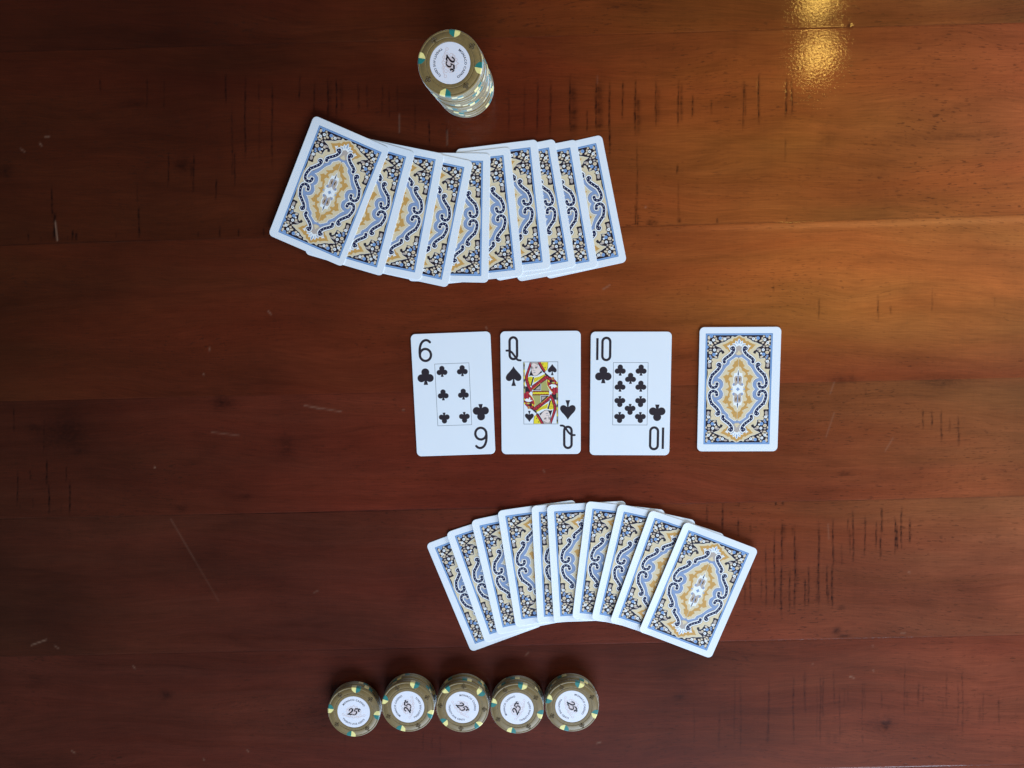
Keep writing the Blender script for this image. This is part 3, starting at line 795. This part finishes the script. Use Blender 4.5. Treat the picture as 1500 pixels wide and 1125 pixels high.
def back_card(x, y, deg, z, label, group=None, curl=False, off=(0, 0), warp=(0, 0)):
    o = link('playing_card', ME_CARD_CURL if curl else ME_CARD)
    set_pose(o, x, y, deg, z, warp)
    tag(o, label, 'playing card', group)
    link('back_print', ME_BACK_CURL if curl else ME_BACK, o, (off[0] * MM, off[1] * MM, (CT + .012) * MM))
    return o

back_card(141.85, -63.1, 0.35, 0.02, 'single face-down card with blue and gold back, right of the ten of clubs', off=(-.7, .3), warp=(.004, .014))

ORD = ['', 'leftmost', 'second from left', 'third from left', 'fourth from left', 'fifth from left', 'fifth from right', 'fourth from right', 'third from right', 'second from right', 'rightmost']
TOP = [(-147.83, 75.52, -23.25), (-126.2, 67.5, -16.13), (-102.9, 63.0, -11.36), (-83.5, 58.4, -12.09), (-63.7, 57.4, -1.14), (-44.5, 58.5, 5.97), (-25.3, 63.4, 6.43), (-10.1, 62.3, 10.16), (5.1, 61.9, 10.35), (24.0, 64.3, 12.12)]
BOT = [(-39.9, -209.45, 21.75), (-26.4, -202.4, 18.77), (-11.8, -197.4, 12.42), (5.0, -192.3, 8.7), (25.7, -191.4, 3.01), (37.3, -190.4, 3.68), (58.2, -191.7, -6.21), (76.3, -195.5, -12.12), (93.6, -201.4, -18.33), (116.2, -210.15, -20.9)]
PITCH = 0.40
for i, (x, y, a) in enumerate(TOP):
    extra = ', lying fully visible on top' if i == 0 else ''
    back_card(x, y, a, .02 + PITCH * (9 - i), 'face-down card, %s in the upper fan%s' % (ORD[i + 1], extra), 'face-down cards of the upper fan', off=(.9 if i == 0 else random.uniform(-.25, .25), random.uniform(-.3, .3)))
for i, (x, y, a) in enumerate(BOT):
    extra = ', lying fully visible on top' if i == 9 else ''
    back_card(x, y, a, .02 + PITCH * i, 'face-down card, %s in the lower fan%s' % (ORD[i + 1], extra), 'face-down cards of the lower fan', curl=(i > 0), off=(0, random.uniform(-.3, .3)))

# ------------------------------------------------------------------ poker chips
CHIP_R, CHIP_T = 19.5, 3.3
def lathe(prof, n, mats, name):
    v, f = [], []
    for r, z in prof:
        for k in range(n):
            a = 2 * math.pi * k / n
            v.append((r * math.cos(a) * MM, r * math.sin(a) * MM, z * MM))
    for j in range(len(prof) - 1):
        for k in range(n):
            f.append((j * n + k, j * n + (k + 1) % n, (j + 1) * n + (k + 1) % n, (j + 1) * n + k))
    f.append(tuple(range(n))[::-1]); f.append(tuple(range((len(prof) - 1) * n, len(prof) * n)))
    return mesh_from(name, v, f, mats)
ME_CHIP = lathe([(18.8, 0), (19.35, .22), (19.5, .55), (19.5, 2.75), (19.35, 3.08), (18.85, 3.3), (18.55, 3.3), (18.4, 3.18), (18.15, 3.18), (18.0, 3.3), (14.9, 3.3), (14.75, 3.12), (14.35, 3.12), (14.2, 3.3), (12.65, 3.3), (12.5, 3.14)], 72, ['chip'], 'poker_chip')
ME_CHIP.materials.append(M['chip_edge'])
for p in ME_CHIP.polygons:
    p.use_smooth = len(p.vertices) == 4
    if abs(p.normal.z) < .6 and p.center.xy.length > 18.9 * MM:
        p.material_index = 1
ME_CHIP.set_sharp_from_angle(angle=math.radians(40))

def spot_mesh(mat, sgn):
    v, f = [], []
    n = 5
    w = math.radians(10.4)
    rin = [15.1, 15.2, 15.5, 15.9, 16.5, 17.3]
    for k in range(n + 1):
        a = sgn * w * k / n + .0008 * sgn
        for r, z in ((rin[k], 3.25), (rin[k], 3.33), (18.87, 3.33), (19.39, 3.1), (19.535, 2.76), (19.535, .54), (19.39, .2), (18.83, 0.0)):
            v.append((r * math.sin(a) * MM, r * math.cos(a) * MM, z * MM))
    m_ = 8
    for k in range(n):
        for j in range(m_):
            j2 = (j + 1) % m_
            q = (k * m_ + j, k * m_ + j2, (k + 1) * m_ + j2, (k + 1) * m_ + j)
            f.append(q if sgn < 0 else q[::-1])
    c0, c1 = tuple(range(m_)), tuple(range(n * m_, (n + 1) * m_))
    f.append(c0[::-1] if sgn < 0 else c0); f.append(c1 if sgn < 0 else c1[::-1])
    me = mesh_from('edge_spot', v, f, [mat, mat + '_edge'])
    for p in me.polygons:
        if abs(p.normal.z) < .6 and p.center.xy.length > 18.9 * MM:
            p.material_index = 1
    return me
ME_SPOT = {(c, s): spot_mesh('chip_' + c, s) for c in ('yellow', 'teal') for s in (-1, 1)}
ME_INLAY = lathe([(12.2, 3.12), (12.2, 3.2), (12.1, 3.22)], 64, ['inlay'], 'inlay')

def text_mesh(body, size, offset=0.0, space=1.0):
    cu = bpy.data.curves.new('lettering', 'FONT')
    cu.body = body
    cu.size = size
    cu.align_x = 'CENTER'
    cu.offset = offset
    cu.space_character = space
    cu.resolution_u = 2
    o = bpy.data.objects.new('lettering_tmp', cu)
    C.objects.link(o)
    dg = bpy.context.evaluated_depsgraph_get()
    me = bpy.data.meshes.new_from_object(o.evaluated_get(dg))
    bpy.data.objects.remove(o)
    return me
def arc_text(body, size, r0, top):
    me = text_mesh(body, size, .045, 1.12)
    for v in me.vertices:
        x, y = v.co.x, v.co.y
        if top:
            a = x / r0; r = r0 + y
            v.co = (r * math.sin(a) * MM, r * math.cos(a) * MM, 0)
        else:
            a = x / r0; r = r0 - y
            v.co = (r * math.sin(a) * MM, -r * math.cos(a) * MM, 0)
    me.materials.clear(); me.materials.append(M['letter'])
    return me
ME_TXT1 = arc_text('MONACO CASINO', 1.95, 8.75, True)
ME_TXT2 = arc_text('TWENTY-FIVE CENTS', 1.9, 10.2, False)
def numeral_25():
    P = Print()
    it = lambda x, y: (1.04 * x + .2 * y - .1, 1.06 * y)
    S = lambda l, w: P.stroke(smooth_path([it(*p) for p in l], 4), [w[0] + (w[-1] - w[0]) * 0 + np.interp(k, np.linspace(0, 4 * (len(l) - 1), len(w)), w) for k in range(4 * (len(l) - 1) + 1)], 'numeral')
    S([(-3.3, 1.2), (-2.9, 2.0), (-2.0, 2.35), (-1.1, 1.9), (-1.0, .9), (-1.7, -.3), (-3.6, -2.0)], [.5, .25, .3, .6, .7, .5, .3])
    S([(-3.7, -2.0), (-2.6, -1.85), (-1.5, -2.15), (-.9, -1.7)], [.45, .6, .55, .25])
    S([(1.0, 2.3), (2.7, 2.45)], [.55, .45])
    S([(.75, 2.3), (.35, .5)], [.3, .3])
    S([(.35, .5), (1.3, .75), (2.2, .1), (2.1, -1.2), (1.1, -2.15), (-.1, -1.9)], [.25, .4, .75, .75, .35, .55])
    S([(4.4, 1.9), (3.8, 2.2), (3.2, 1.5), (3.4, .6), (4.2, .7)], [.4, .28, .45, .38, .25])
    P.stroke([it(3.75, 2.9), it(3.65, .1)], .25, 'numeral')
    return P.mesh('numeral')
ME_25 = numeral_25()
def filigree():
    P = Print()
    for s in (-1, 1):
        P.stroke([(s * (7.9 + .8 * math.cos(t)), -2.3 + .8 * math.sin(t)) for t in np.linspace(0, 2 * math.pi, 13)], .34, 'filigree')
        P.stroke(smooth_path([(s * 7.2, -2.8), (s * 5.6, -3.6), (s * 4.0, -3.9), (s * 2.4, -3.4), (s * 1.2, -4.3), (0, -4.9)], 3), .45, 'filigree')
        for cx, cy, r in ((4.9, -2.2, .9), (3.1, -3.9, .8), (1.4, -3.2, .9), (3.9, 2.0, .8), (4.7, .4, .9), (2.1, 3.6, .7)):
            P.stroke([(s * (cx + r * math.cos(t)), cy + r * math.sin(t)) for t in np.linspace(0, 2 * math.pi, 11)], .36, 'filigree')
        P.stroke(smooth_path([(s * 5.4, 1.2), (s * 3.4, 2.9), (s * 1.6, 3.2), (0, 5.2)], 3), .5, 'filigree')
    P.disc((0, 0), 3.6, 'filigree', 20, 3.0)
    return P.mesh('filigree')
ME_FIL = filigree()
def stamp_mesh():
    # small pressed suit mark: three little rings and a stem standing proud of the clay
    v, f = [], []
    def tor(cx, cy, r, t, n=10, m=4):
        b = len(v)
        for i in range(n):
            a = 2 * math.pi * i / n
            for j in range(m):
                c = 2 * math.pi * j / m
                rr = r + t * math.cos(c)
                v.append(((cx + rr * math.cos(a)) * MM, (cy + rr * math.sin(a)) * MM, (t * .8 * math.sin(c)) * MM))
        for i in range(n):
            for j in range(m):
                f.append((b + i * m + j, b + ((i + 1) % n) * m + j, b + ((i + 1) % n) * m + (j + 1) % m, b + i * m + (j + 1) % m))
    for x, y in ((0, .75), (-.8, -.25), (.8, -.25)):
        tor(x * 1.35, y * 1.35, .62, .27)
    b = len(v)
    for x, y, z in ((-.2, -.3, .12), (.2, -.3, .12), (.6, -1.9, .12), (-.6, -1.9, .12), (0, -1.1, .4)):
        v.append((x * MM, y * MM, z * MM))
    f.extend([(b + i, b + (i + 1) % 4, b + 4) for i in range(4)])
    return mesh_from('stamp', v, f, ['chip_stamp_shade'])
ME_STAMP = stamp_mesh()

def chip(x, y, z, spot_deg, text_deg, flip, label, group, top):
    """angles clockwise from the far side of the table"""
    o = link('poker_chip', ME_CHIP, None, (x * MM, y * MM, z * MM))
    tag(o, label, 'poker chip', group)
    for k in range(4):
        a = -math.radians(spot_deg + 90 * k)
        link('edge_spot', ME_SPOT[('teal' if flip else 'yellow', -1)], o, (0, 0, 0), a)
        link('edge_spot', ME_SPOT[('yellow' if flip else 'teal', 1)], o, (0, 0, 0), a)
    if top:
        for k in range(4):
            b = math.radians(90 - spot_deg - 45 - 90 * k)
            link('stamp', ME_STAMP, o, (16.5 * math.cos(b) * MM, 16.5 * math.sin(b) * MM, CHIP_T * MM), b - math.pi / 2)
        inl = link('inlay', ME_INLAY, o, (0, 0, 0), -math.radians(text_deg))
        link('filigree', ME_FIL, inl, (0, 0, 3.235 * MM))
        link('numeral', ME_25, inl, (0, 0, 3.25 * MM))
        link('lettering', ME_TXT1, inl, (0, 0, 3.25 * MM))
        link('lettering', ME_TXT2, inl, (0, 0, 3.25 * MM))
    return o

CP = CHIP_T + .04
COUNT = ['top', 'second', 'third', 'fourth', 'fifth', 'sixth', 'seventh', 'eighth', 'ninth', 'tenth', 'eleventh', 'twelfth', 'thirteenth', 'fourteenth', 'fifteenth', 'sixteenth', 'seventeenth', 'eighteenth', 'nineteenth', 'twentieth', 'bottom']
def nth(k, n): return 'top chip' if k == 0 else ('bottom chip' if k == n - 1 else COUNT[k] + ' from top')

PLACE = ['leftmost stack', 'second stack from the left', 'middle stack', 'second stack from the right', 'rightmost stack']
ROW = [(518, 1043, 3, 7, 2, False), (597.3, 1035.6, 4, 17, -84, False), (677.2, 1036.3, 4, 49, 46, False), (757.3, 1038, 4, 13, -67, True), (837.8, 1035, 4, 17.5, 70, True)]
for s, (px, py, n, sp, tx_, fl) in enumerate(ROW):
    x, y = table_point(px, py, n * CP)
    for k in range(n):
        z = .02 + (n - 1 - k) * CP
        if k == 0:
            chip(x, y, z, sp, tx_, fl, 'olive poker chip, top chip of the %s in the lower row' % PLACE[s], 'chips in the lower row of short stacks', True)
        else:
            chip(x + random.uniform(-.5, .5), y + random.uniform(-.5, .6), z, random.uniform(0, 90), 0, random.random() < .5,
                 'olive chip, %s in the %s of the lower row' % (nth(k, n), PLACE[s]), 'chips in the lower row of short stacks', False)

N_TALL = 21
tx0, ty0 = table_point(659.2, 92.2, N_TALL * CP)
bx0, by0 = tx0 + 2.6, ty0 + 3.7
for k in range(N_TALL):
    u = k / (N_TALL - 1)
    z = .02 + (N_TALL - 1 - k) * CP
    x = tx0 + (bx0 - tx0) * min(1, u * 1.25)
    y = ty0 + (by0 - ty0) * u
    if k == 0:
        chip(x, y, z, 9.5, 94, True, 'olive 25 cent poker chip, top chip of the tall stack above the upper fan', 'chips in the tall stack', True)
    else:
        chip(x + random.uniform(-.45, .45), y + random.uniform(-.45, .45), z, random.uniform(0, 90), 0, random.random() < .5,
             'olive poker chip, %s of the tall stack above the upper fan' % nth(k, N_TALL), 'chips in the tall stack', False)
